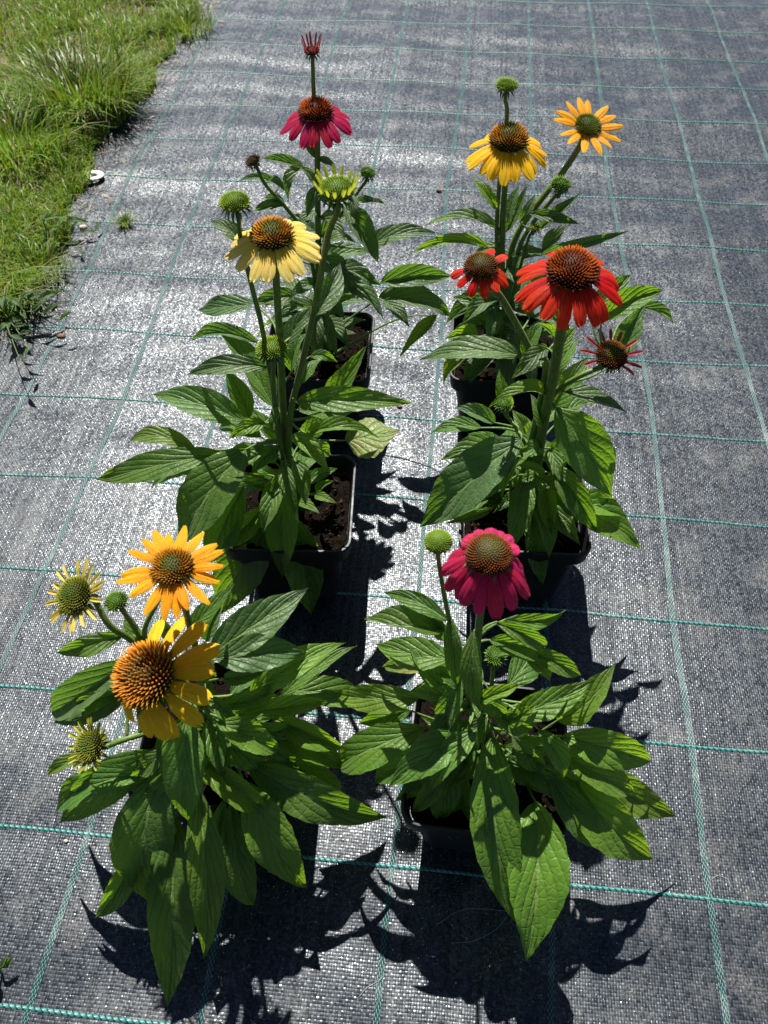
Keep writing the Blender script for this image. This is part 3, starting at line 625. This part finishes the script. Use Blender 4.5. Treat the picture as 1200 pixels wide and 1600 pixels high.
# middle left: pale yellow flower
build_plant('ML', 'tall potted coneflower with a pale yellow drooping flower and three lime green buds', 'y', [
    dict(c=(425, 362, -1), r=33, h=.85, axis=(.02, -.12, 1), cone='orange_green', spines=260, spike=.32, stem=[(432, 445, 0), (438, 540, 1.5), (447, 690, .5)], sr=1.1,
         petals=dict(c='pale', n=15, l=1.75, w=.82, a0=-8, a1=-43, jit=6)),
    dict(c=(526, 292, -2), r=29, h=.7, axis=(.03, -.06, 1), cone='lime', spines=300, spike=.2, stem=[(512, 370, -1), (494, 470, -1), (474, 560, 0), (455, 640, 0), (451, 700, 0)], sr=1.15,
         petals=dict(c='lime', n=15, l=1.0, w=.22, a0=60, a1=72, jit=10, cup=-.5)),
    dict(c=(366, 312, 0), r=24, h=.75, axis=(-.05, 0, 1), cone='lime', spines=260, spike=.22, stem=[(376, 372, 0), (394, 450, 0), (412, 525, 0), (438, 680, 0)], bracts=16, bract_len=.75,
         petals=dict(c='lime', n=14, l=.42, w=.16, a0=50, a1=55, jit=14, cup=-.5)),
    dict(c=(424, 542, -.8), r=24, h=.6, axis=(0, -.05, 1), cone='lime', spines=230, spike=.26, stem=[(427, 600, -.8), (437, 690, -.3)], bracts=16, bract_len=.65),
], [
    G(384, 660, -1, 236, 616, 2, 56, arch=.10), G(305, 702, -2, 199, 692, -1, 30, arch=.25, mat=LB), G(345, 708, -3, 150, 750, -3, 50, arch=.14, fold=.1), G(384, 702, -3, 280, 856, -9, 100, arch=.16, fold=.06, roll=0),
    G(463, 628, -1, 646, 630, 0, 46, arch=.14, fold=.25), G(505, 645, 1, 574, 538, 4, 42, arch=.05, fold=.3), G(541, 688, 0, 626, 672, 1, 84, mat=LY, arch=.06, lob=2.0, fold=-.1), G(480, 678, -2, 592, 684, -1, 28, arch=.22, mat=LB),
    G(458, 681, -2, 515, 740, -5, 32, arch=.2, mat=LB), G(420, 572, 0, 291, 586, 0, 36, arch=.15, mat=LG), G(402, 535, 2, 299, 533, 4, 27, arch=.16, mat=LG), G(427, 636, 1, 326, 505, 7, 52, arch=.04), G(389, 653, 1, 351, 574, 4, 44, arch=.05),
    G(446, 540, 2, 487, 478, 5, 42, arch=.04, mat=LG), G(493, 494, 6, 532, 410, 12, 54, arch=.03, mat=LG), G(397, 474, 8, 309, 484, 10, 38, arch=.12, mat=LG), G(486, 556, 1, 527, 566, 1, 22, arch=.25),
    G(440, 728, -2, 441, 904, -8, 60, arch=.12, fold=.2), G(456, 806, -3, 488, 970, -8, 70, arch=.10, fold=.12), G(418, 822, -4, 350, 978, -9, 104, arch=.08, fold=.08), G(408, 796, -5, 346, 854, -8, 46, mat=LB, arch=.1),
    G(414, 660, -2, 357, 686, -4, 27, arch=.18, mat=LB), G(435, 638, -1, 426, 676, -3, 28), G(466, 640, 0, 557, 640, 3, 46, arch=.05), G(494, 774, -1, 528, 787, -3, 17, mat=LB), G(494, 770, 0, 522, 751, 1, 24),
    G(330, 728, -3, 236, 764, -3, 34), G(432, 700, 0, 392, 742, -4, 40), G(470, 600, 2, 505, 560, 5, 40), G(448, 760, 0, 420, 800, -4, 40), G(455, 580, 3, 480, 520, 6, 40), G(430, 690, 2, 360, 640, 4, 40),
    G(462, 720, -1, 478, 790, -5, 36), G(380, 760, -4, 330, 880, -8, 60), G(470, 690, 3, 520, 630, 6, 42),
], M_LEAF, 6)

# middle right: red flowers
build_plant('MR', 'potted coneflower with a big red flower, a smaller red one and a red star', 'y', [
    dict(c=(897, 415, -6), r=41, h=.95, axis=(.05, -.12, 1), cone='redorange', spines=360, spike=.26, stem=[(876, 520, -4), (862, 600, -1.5), (846, 680, 0)], sr=1.35,
         petals=dict(c='red', n=17, l=1.62, w=.64, a0=-10, a1=-60, jit=11)),
    dict(c=(752, 412, -2), r=27, h=.72, axis=(.0, -.12, 1), cone='redgreen', spines=300, spike=.2, stem=[(776, 456, -1), (806, 505, 0), (830, 550, 0), (852, 590, 0)], sr=1.2,
         petals=dict(c='red', n=12, l=1.15, w=.62, a0=-10, a1=-55, jit=14, var=lambda a: ((25, 1.05) if (math.sin(a) > .1 and math.cos(a) > 0) else (0, 1)), skip=(3, 4, 5))),
    dict(c=(957, 553, -1), r=25, h=.75, axis=(.12, -.35, .95), cone='redgreen', spines=280, spike=.24, stem=[(905, 588, -1), (864, 618, 0), (850, 670, 0)],
         petals=dict(c='rose', n=13, l=1.25, w=.24, a0=15, a1=5, jit=14, cup=-.4, aj=.12, skip=(8, 9, 10))),
    dict(c=(787, 630, -2), r=13, h=.6, axis=(-.1, 0, 1), cone='green', spines=90, spike=.45, stem=[(805, 668, -1), (830, 720, 0)], bract_len=.9),
    dict(c=(773, 778, -4), r=13, h=.7, axis=(-.1, -.1, 1), cone='green', spines=80, spike=.45, stem=[(795, 752, -2)], bract_len=.9),
], [
    G(815, 686, -2, 656, 824, -6, 80, arch=.12, fold=.18, mat=LG, bend=-.05), G(868, 636, -1, 955, 775, -4, 92, arch=.12, fold=.12), G(772, 660, -1, 708, 637, 0, 32, mat=LG), G(752, 668, -1, 672, 677, -1, 27, arch=.1),
    G(885, 786, -3, 1000, 858, -6, 60, arch=.12, mat=LB), G(878, 778, -2, 980, 808, -3, 50, arch=.25, mat=LB), G(864, 740, -1, 897, 706, 0, 28, mat=LB), G(884, 612, -1, 980, 645, -2, 34, arch=.14, mat=LG), G(812, 556, -1, 656, 563, 0, 46, arch=.16, fold=.16, mat=LG),
    G(854, 543, -1, 799, 592, -4, 38, arch=.12, mat=LG), G(852, 616, -1, 764, 637, -3, 30, arch=.3, mat=LB), G(794, 642, -1, 780, 577, 1, 28, mat=LB), G(848, 668, -1, 829, 616, 1, 24), G(822, 676, -3, 801, 640, -2, 26, mat=LB),
    G(940, 498, 1, 1037, 453, 3, 44, arch=.16), G(925, 490, 2, 985, 428, 6, 42, arch=.08), G(958, 570, 2, 1008, 474, 6, 46, arch=.04, mat=LG), G(1000, 480, 6, 1052, 504, 6, 22, mat=LG, arch=.1), G(828, 494, 2, 822, 426, 5, 28, mat=LG),
    G(866, 530, -1, 840, 505, -1, 20, mat=LB), G(858, 640, 2, 920, 556, 6, 54), G(854, 758, -2, 861, 834, -6, 40, mat=LB), G(832, 804, -3, 848, 914, -8, 40), G(770, 794, -4, 694, 818, -6, 16, mat=LB), G(765, 772, -2, 706, 808, -4, 32),
    G(852, 746, -3, 797, 724, -3, 18, mat=LB), G(796, 750, -3, 761, 753, -3, 13, mat=LB), G(850, 720, 0, 910, 690, 3, 44), G(862, 590, 2, 905, 528, 5, 44), G(848, 700, 0, 800, 716, -3, 36), G(842, 690, 1, 800, 640, 4, 40), G(860, 700, 0, 880, 760, -4, 40),
    G(870, 660, 3, 930, 630, 6, 44), G(846, 730, -1, 800, 780, -5, 36), G(866, 560, 2, 900, 510, 4, 40), G(862, 770, -1, 905, 820, -5, 40), G(820, 560, 1, 850, 500, 4, 30), G(880, 500, 3, 850, 450, 5, 30),
], M_LEAF, 7)

# back left: magenta flower
build_plant('BL', 'potted coneflower with one magenta flower below a spiky maroon bud', 'y', [
    dict(c=(493, 168, -1), r=26, h=.85, axis=(0, -.10, 1), cone='redorange', spines=260, spike=.34, stem=[(496, 245, 0), (497, 370, 0), (499, 480, 0)], sr=1.1,
         petals=dict(c='magenta', n=15, l=1.75, w=.80, a0=-12, a1=-54, jit=8)),
    dict(c=(487, 78, 2), r=12, h=.6, axis=(0, -.05, 1), cone='maroon', spines=120, spike=.3, stem=[(490, 140, 2), (495, 230, 2), (499, 400, 1)], sr=1.3, bracts=12, bract_len=.9,
         petals=dict(c='maroon', n=12, l=2.0, w=.26, a0=62, a1=72, jit=10, cup=-.4)),
    dict(c=(394, 250, 0), r=12, h=.8, axis=(-.35, -.1, .93), cone='brown', spines=130, spike=.45, stem=[(416, 290, 0), (445, 322, 0), (472, 362, 0), (492, 440, 0)], sr=1.3, bract_len=.9),
    dict(c=(575, 268, 1), r=12, h=.8, axis=(.25, 0, .95), cone='green', spines=120, spike=.4, stem=[(556, 304, 1), (520, 360, 1), (502, 450, 0)], sr=1.2, bract_len=.9),
], [
    G(493, 246, 0, 470, 202, 2, 22), G(496, 248, 0, 525, 262, 0, 20), G(474, 262, 0, 411, 247, 1, 20), G(472, 260, 0, 450, 316, -3, 24, arch=.2), G(493, 288, 0, 466, 258, 1, 22), G(418, 284, 0, 452, 303, -2, 17), G(436, 288, 1, 374, 283, 2, 14),
    G(444, 322, 0, 398, 330, 0, 18), G(444, 318, 0, 413, 309, 1, 15), G(386, 382, 3, 328, 345, 5, 34), G(538, 322, 0, 592, 412, -3, 42, arch=.14), G(553, 306, 0, 561, 350, -2, 20), G(556, 314, 0, 604, 320, 1, 14), G(572, 388, -1, 684, 364, 0, 34, arch=.12),
    G(594, 442, 1, 706, 431, 5, 40, arch=.14), G(592, 466, 0, 706, 496, 1, 52, arch=.16), G(682, 492, 0, 622, 560, -5, 26, mat=LB, arch=.05), G(520, 420, -1, 596, 446, -3, 48), G(500, 400, 0, 560, 470, -4, 46), G(505, 380, 0, 560, 380, -1, 40),
    G(500, 340, 0, 540, 376, -3, 34), G(494, 330, 0, 462, 366, -3, 30), G(500, 300, 0, 528, 330, -2, 22), G(496, 440, 0, 450, 470, -3, 36), G(500, 450, 0, 540, 500, -4, 36), G(494, 360, 1, 440, 350, 3, 26), G(500, 370, 1, 550, 330, 3, 30), G(497, 290, 0, 480, 340, -2, 20),
    G(536, 440, -2, 600, 500, -5, 40), G(600, 470, -3, 640, 512, -6, 36), G(500, 480, 0, 590, 470, -2, 44), G(500, 420, 1, 460, 400, 2, 34), G(506, 500, 0, 546, 545, -4, 34), G(500, 410, 2, 590, 395, 4, 34), G(490, 480, 0, 430, 500, -3, 34),
], M_LEAF_GREY, 7)

# back right: golden yellow flowers
build_plant('BR', 'potted coneflower with golden drooping flower and a flat golden star on slanting stem', 'y', [
    dict(c=(796, 211, -1), r=30, h=1.0, axis=(0, -.10, 1), cone='orange_green', spines=300, spike=.30, stem=[(789, 290, 0), (785, 360, 0), (786, 450, 0)], sr=1.0,
         petals=dict(c='yellow', n=18, l=1.72, w=.66, a0=-14, a1=-50, jit=8)),
    dict(c=(792, 132, 2), r=16, h=.7, axis=(0, 0, 1), cone='lime', spines=120, spike=.55, stem=[(792, 185, 2), (780, 290, 1), (776, 385, 0)], sr=1.2, bracts=14, bract_len=.8),
    dict(c=(920, 193, 6), r=21, h=.6, axis=(.16, -.30, .94), cone='olive', spines=240, spike=.24, stem=[(906, 228, 5.5), (880, 268, 4), (808, 366, 1.5), (792, 450, 0)], sr=1.3,
         petals=dict(c='orange', n=14, l=1.95, w=.72, pt=.5, a0=14, a1=-6, jit=14, aj=.1)),
    dict(c=(877, 286, 0), r=15, h=.8, axis=(.05, 0, 1), cone='green', spines=110, spike=.5, stem=[(862, 312, 0), (814, 380, 0), (795, 470, 0)], sr=1.3, bract_len=.9),
    dict(c=(836, 354, -1), r=9, h=.7, axis=(.1, 0, 1), cone='lime', spines=50, spike=.4, stem=[(822, 385, 0)], sr=1., bract_len=.9),
], [
    G(782, 362, 0, 664, 352, 0, 25, arch=.24), G(778, 328, 0, 734, 275, 2, 22, mat=LB), G(790, 362, 1, 824, 288, 4, 20, arch=.04), G(794, 344, 0, 812, 286, 3, 18, arch=.04), G(812, 346, 0, 836, 303, 2, 18), G(842, 358, 0, 905, 304, 2, 21, arch=.06), G(828, 334, 0, 908, 351, -1, 19, arch=.14),
    G(848, 392, 0, 891, 349, 2, 26, arch=.06), G(845, 398, -1, 984, 360, 1, 20, arch=.08), G(762, 386, -1, 639, 397, -2, 20, mat=LB, arch=.2), G(770, 492, -2, 706, 464, -1, 42), G(748, 526, -3, 693, 531, -5, 28, mat=LB), G(742, 540, -4, 692, 600, -8, 32, mat=LB, arch=.14), G(744, 556, -4, 728, 602, -7, 26),
    G(790, 420, 0, 830, 460, -2, 30), G(784, 430, 0, 740, 450, -2, 34), G(790, 440, 1, 850, 420, 3, 32), G(792, 400, 1, 760, 420, -1, 26), G(800, 400, 0, 860, 396, 0, 24), G(786, 470, 0, 735, 480, -2, 34), G(792, 480, 0, 840, 500, -2, 34), G(790, 390, 2, 740, 398, 3, 22), G(796, 460, 2, 880, 440, 4, 34),
    G(782, 500, -1, 830, 545, -5, 30), G(778, 480, -1, 760, 540, -5, 30), G(800, 430, 3, 830, 380, 6, 26), G(775, 440, 1, 716, 425, 2, 30),
], M_LEAF_GREY, 7)

# ------------------------------------------------------------------ grass bank at the left
EDGE = [(0, 500), (45, 452), (84, 392), (104, 335), (126, 292), (146, 240), (160, 205), (205, 178), (226, 140), (262, 78), (296, 24), (330, -20), (352, -70)]
EG = [atz(x, y, 0) for x, y in EDGE]; EG = [Vector((-1.3, -.3, 0)), Vector((-.80, .25, 0))] + EG + [Vector((EG[-1].x+.15, 3.2, 0)), Vector((EG[-1].x+.35, 5., 0))]
ey = np.array([p.y for p in EG]); ex = np.array([p.x for p in EG]); o_ = np.argsort(ey); ey, ex = ey[o_], ex[o_]
edge_x = lambda y: np.interp(y, ey, ex)
def bank_h(x, y):
    d = edge_x(y) - x; m = np.clip(d/.25, 0, 1); return .002+hfun(x, y) + .014*m*m*(3-2*m) + .004*np.sin(x*37+y*11)*m
g = NT('bank_soil'); ob = g.n('ShaderNodeTexCoord').outputs['Object']
M_BANK = g.done(g.bsdf(g.mix(g.maprange(g.noise(ob, 25, 6, .7), .35, .65), (.045, .032, .02), (.15, .115, .075)), .95, .15, g.bump(g.noise(ob, 120, 4), .004, 1.)))
ys = np.linspace(-.3, 4.6, 330); V = []; nx = 34
for y in ys:
    e = edge_x(y) + .012*math.sin(y*31) + .008*math.sin(y*77)
    for k in range(nx):
        d = (k/(nx-1))**1.6*1.6; V.append((e-d, y, float(bank_h(e-d, y)) + (-.004 if k == 0 else 0)))
tag(mesh_obj('soil_bank', V, [(i*nx+k+1, i*nx+k, (i+1)*nx+k, (i+1)*nx+k+1) for i in range(len(ys)-1) for k in range(nx-1)], M_BANK), 'bare soil under the grass beside the fabric', kind='structure')

def blades(name, base, length, width, lean_dir, lean, mat, parent=None, droop=.5, colr=None):
    n = len(base); seg = 4; tt = np.linspace(0, 1, seg+1)
    a = lean_dir; d = np.stack([np.cos(a), np.sin(a), np.zeros(n)], 1); sd = np.stack([-np.sin(a), np.cos(a), np.zeros(n)], 1)
    V = np.zeros((n, (seg+1)*2, 3))
    for i, t in enumerate(tt):
        h = length*t*(1-droop*lean*t*t*.7); out = length*lean*(t**1.7)
        c = base + d*out[:, None]; c[:, 2] += h*np.sqrt(np.clip(1-(lean*t*.75)**2, .05, 1)); w = width*(1-t**1.6)*.5+.0001
        V[:, i*2] = c - sd*w[:, None]; V[:, i*2+1] = c + sd*w[:, None]
    f = []; q = np.array([[i*2, i*2+1, i*2+3, i*2+2] for i in range(seg)]); F = (q[None]+(np.arange(n)*(seg+1)*2)[:, None, None]).reshape(-1, 4)
    C = np.repeat(colr, (seg+1)*2, axis=0) if colr is not None else None
    if parent is None:
        return mesh_obj(name, V.reshape(-1, 3), F.tolist(), mat, cols=C)
    return mesh_obj(name, V.reshape(-1, 3), F.tolist(), mat, parent, cols=C)
M_GRASS = vcol_material('grass_blades', .45, .4, .42)
def grass_cols(n, dry=.06, dark=0.):
    c = np.stack([rng.uniform(.11, .21, n), rng.uniform(.19, .30, n), rng.uniform(.010, .026, n)], 1)*(1-dark)
    k = rng.random(n) < dry; c[k] = np.stack([rng.uniform(.28, .42, k.sum()), rng.uniform(.25, .36, k.sum()), rng.uniform(.12, .2, k.sum())], 1); return c
def patch_density(x, y):
    return np.array([mnoise.noise(Vector((a*7, b*7, 4.2))) for a, b in zip(x, y)])
N = 70000
y = .35 + 2.9*rng.random(N)**1.0; d = np.abs(rng.exponential(.28, N)); d = np.minimum(d, 1.5*rng.random(N)+.02); x = edge_x(y) - d + .012*np.sin(y*31) + .010
pd = patch_density(x, y); keep = (pd > -.12) | (rng.random(N) < .30); x, y, d, pd = x[keep], y[keep], d[keep], pd[keep]
n = len(x); z = bank_h(x, y)
near_edge = np.clip(1-d/.08, 0, 1)
ln = rng.uniform(.022, .060, n)*(1+.7*np.clip(pd, -.5, 1))*(1-.35*near_edge); wd = rng.uniform(.0014, .0034, n)
tag(blades('grass', np.stack([x, y, z-.003], 1), ln, wd, rng.uniform(0, 6.283, n), rng.uniform(.1, .95, n), M_GRASS, colr=grass_cols(n, .07)), 'mown sunlit lawn grass along the fabric edge', 'grass', kind='stuff')
def clump(label, px, py, n, rad, l0, l1, w0, w1, name='grass_clump', dark=.1, lean=(.2, 1.), dirs=None, z=None, group=None):
    c = atz(px, py, 0); zz = float(bank_h(c.x, c.y)) if z is None else float(hfun(c.x, c.y)); root = empty(name, (c.x, c.y, zz)); tag(root, label, 'grass', group)
    r = rad*np.sqrt(rng.random(n)); a = rng.uniform(0, 6.283, n); B = np.stack([c.x+r*np.cos(a), c.y+r*np.sin(a), np.full(n, zz-.001)], 1)
    dr = a + rng.normal(0, .6, n) if dirs is None else rng.uniform(dirs[0], dirs[1], n)
    blades('blade', B, rng.uniform(l0, l1, n), rng.uniform(w0, w1, n), dr, rng.uniform(lean[0], lean[1], n), M_GRASS, root, colr=grass_cols(n, .06, dark))['kind'] = 'stuff'
    return root
clump('tall dark green grass clump spilling from the lawn onto the fabric', 132, 178, 1100, .11, .06, .15, .0026, .0055, dark=.25)
clump('long pale grass clump with dry blades at the lawn corner', 25, 250, 500, .12, .05, .12, .0022, .0048, dark=.0)
clump('small isolated grass tuft growing through the fabric', 197, 352, 90, .010, .018, .038, .0010, .0020, name='grass_tuft', z=0, lean=(.4, 1.))
clump('sparse grass tuft at the ragged lawn edge above the sprawling weed', 62, 430, 220, .05, .03, .07, .0014, .003, name='grass_tuft', dark=.15)
clump('grass tuft on bare soil where lawn edge meets fabric', 292, 50, 260, .07, .03, .08, .0016, .003, name='grass_tuft', dark=.1)
clump('straggly long grass blades leaning over the fabric beside the sprawling weed', 22, 478, 160, .05, .05, .12, .0016, .0034, name='grass_tuft', dark=.2, lean=(.5, 1.1), dirs=(-1.6, .5))
# dry straw on the bare strip
n = 700; t = rng.random(n); y = .6+2.0*t; x = edge_x(y) + rng.normal(.0, .035, n); z = np.maximum(hfun(x, y), bank_h(x, y))+.001
sc = np.stack([rng.uniform(.30, .45, n), rng.uniform(.24, .34, n), rng.uniform(.13, .2, n)], 1)*rng.uniform(.5, 1, n)[:, None]
M_STRAW = vcol_material('dry_straw', .7, .3)
tag(blades('dry_straw', np.stack([x, y, z], 1), rng.uniform(.006, .014, n), rng.uniform(.0008, .002, n), rng.uniform(0, 6.28, n), rng.uniform(1.6, 3., n), M_STRAW, colr=sc), 'scattered dry straw along the lawn edge', 'straw', kind='stuff')

# ------------------------------------------------------------------ sprawling weeds on the fabric
def weed(label, px, py, arms, mat=M_LEAF):
    c = atz(px, py, 0); root = empty('weed', (c.x, c.y, float(hfun(c.x, c.y)))); tag(root, label, 'weed')
    for ai, (tx, ty, h, nl, ls) in enumerate(arms):
        e = atz(tx, ty, h); p0 = Vector((c.x, c.y, .001)); pts = catmull([p0, p0.lerp(e, .5)+Vector((0, 0, h*.35+.006)), e], 6)
        mb = MB(); tube(mb, pts, [.0011*(1-.5*i/len(pts)) for i in range(len(pts))], 5); mb.build('stem', M_STEM, root)
        for k in range(nl):
            q = pts[int((k+1)/nl*(len(pts)-1))]; a = math.atan2(e.y-c.y, e.x-c.x) + random.choice((-1, 1))*random.uniform(.3, 1.1); l = ls*random.uniform(.7, 1.2)
            T = q + Vector((math.cos(a)*l, math.sin(a)*l, random.uniform(-.2, .5)*l)); T.z = max(T.z, .004)
            make_leaf(root, q + Vector((0, 0, .001)), T, l*.3*F_PX/depth(q), q, mat, seed=ai*9+k)
    return root
weed('sprawling broad leaved weed creeping from the lawn onto the fabric', 12, 505, [(95, 500, .04, 5, .03), (60, 470, .05, 4, .035), (45, 545, .045, 5, .03), (20, 470, .06, 4, .035), (30, 560, .05, 3, .03), (75, 455, .03, 4, .025), (100, 415, .03, 4, .028)], M_LEAF_GREY)
weed('low weed with thin runner reaching towards the small tuft', 80, 385, [(150, 360, .012, 4, .02), (115, 345, .03, 4, .03), (125, 390, .012, 3, .022), (70, 345, .05, 4, .035)], M_LEAF)
weed('tiny weed seedling alone on the near fabric', 3, 1520, [(10, 1512, .014, 3, .014), (-8, 1522, .014, 2, .014)], M_LEAF)

# ------------------------------------------------------------------ small things lying about
def torus(name, C, R_, r_, mat, squash=.5, label=None, cat=None, nu=32, nv=12):
    V = []
    for i in range(nu):
        a = 2*math.pi*i/nu; k = 1+.05*math.sin(3*a+1)
        for j in range(nv):
            b = 2*math.pi*j/nv; V.append(C + Vector(((R_*k+r_*math.cos(b))*math.cos(a), (R_*k+r_*math.cos(b))*math.sin(a), r_*squash*math.sin(b)+r_*squash)))
    F = [(i*nv+j, ((i+1) % nu)*nv+j, ((i+1) % nu)*nv+(j+1) % nv, i*nv+(j+1) % nv) for i in range(nu) for j in range(nv)]
    return tag(mesh_obj(name, V, F, mat, world_origin=C), label, cat)
C = atz(149, 279, .003); C.z = float(bank_h(C.x, C.y))+.003
torus('plastic_ring', C, .0125, .0062, simple('white_plastic', (.62, .60, .56), (.78, .77, .74), 60, .45, .4), .45, 'flat white plastic ring lying at the lawn edge', 'ring')
def stone(name, px, py, r, mat, label, cat, flat=.6, seed=1):
    c = atz(px, py, 0); c.z = float(hfun(c.x, c.y)); V = []; n, m = 12, 8; F = []
    for j in range(m+1):
        for i in range(n):
            th = math.pi*j/m; a = 2*math.pi*i/n; d = Vector((math.sin(th)*math.cos(a), math.sin(th)*math.sin(a), math.cos(th))); k = 1+.38*mnoise.noise(d*1.6+Vector((seed, 0, 0)))+.12*mnoise.noise(d*4+Vector((seed, 2, 0)))
            V.append(c + Vector((d.x*r*k*1.25, d.y*r*k*.85, d.z*r*flat*k + r*flat*.85)))
    F = [(j*n+i, (j+1)*n+i, (j+1)*n+(i+1) % n, j*n+(i+1) % n) for j in range(m) for i in range(n)]
    return tag(mesh_obj(name, V, F, mat, world_origin=c), label, cat)
M_STONE = simple('pale_stone', (.30, .26, .20), (.48, .43, .35), 90, .85, .3, .001); M_BROWN = simple('brown_crumb', (.10, .05, .025), (.2, .11, .06), 120, .85, .3, .001)
stone('pebble', 131, 359, .0068, M_STONE, 'pale tan pebble beside the low weed runner', 'pebble', .7, 3)
stone('dry_leaf_crumb', 96, 526, .0055, M_BROWN, 'small reddish brown dry crumb on a teal thread crossing', 'crumb', .45, 5)
stone('soil_lump', 686, 300, .0042, M_BROWN, 'tiny dark soil lump alone on the fabric behind the golden flowers', 'soil lump', .8, 8)
stone('soil_lump', 624, 637, .0032, M_BROWN, 'tiny dark soil lump between the two rows of pots', 'soil lump', .7, 9)
stone('pebble', 104, 1315, .0022, M_STONE, 'tiny pale pebble close to a teal thread crossing', 'pebble', .7, 6)
# grit and sand grains
n = 1500; gx = rng.uniform(-.5, .75, n); gy = rng.uniform(-.17, 1.6, n); s = rng.uniform(.00025, .0008, n)
near = rng.random(n) < .45; gx[near] = rng.normal(.0, .16, near.sum()); gy[near] = rng.uniform(-.17, .05, near.sum())
gz = hfun(gx, gy) + .0005
D = np.array([[1, 0, 0], [-1, 0, 0], [0, 1, 0], [0, -1, 0], [0, 0, 1], [0, 0, -1]]); V = (np.stack([gx, gy, gz], 1)[:, None, :] + D[None]*s[:, None, None]*rng.uniform(.6, 1.3, (n, 6, 1))).reshape(-1, 3)
Fq = np.array([[0, 2, 4], [2, 1, 4], [1, 3, 4], [3, 0, 4], [2, 0, 5], [1, 2, 5], [3, 1, 5], [0, 3, 5]]); Fq = (Fq[None]+(np.arange(n)*6)[:, None, None]).reshape(-1, 3).tolist()
tag(mesh_obj('grit', V, Fq, simple('sand_grit', (.3, .27, .22), (.55, .52, .46), 300, .8, .3)), 'pale grains of grit scattered over the fabric', 'grit', kind='stuff')
# loose plastic fibres
M_FIBRE = simple('loose_fibre', (.20, .21, .20), (.30, .31, .30), 200, .5, .5)
for lab, P in (('thin loose fibre looping in the shade before the pink flower pot', [(683, 1444), (725, 1421), (790, 1424), (820, 1431)]), ('thin loose fibre curving out of the shade below the pink flower pot', [(705, 1473), (740, 1470), (775, 1452), (792, 1432)]),
               ('short loose fibre on the sunny fabric near the right teal stripe', [(1112, 1374), (1122, 1368), (1138, 1374), (1142, 1388)]), ('curved pale fibre beside the teal stripe in front of the pots', [(560, 1558), (574, 1542), (590, 1533), (600, 1524)])):
    mb = MB(); c0 = atz(*P[0], 0); pts = catmull([Vector((q.x, q.y, float(hfun(q.x, q.y))+.0012)) for q in (atz(x, y, .001) for x, y in P)], 6); tube(mb, pts, .00025, 4)
    tag(mb.build('fibre', M_FIBRE, world_origin=pts[0]), lab, 'fibre')
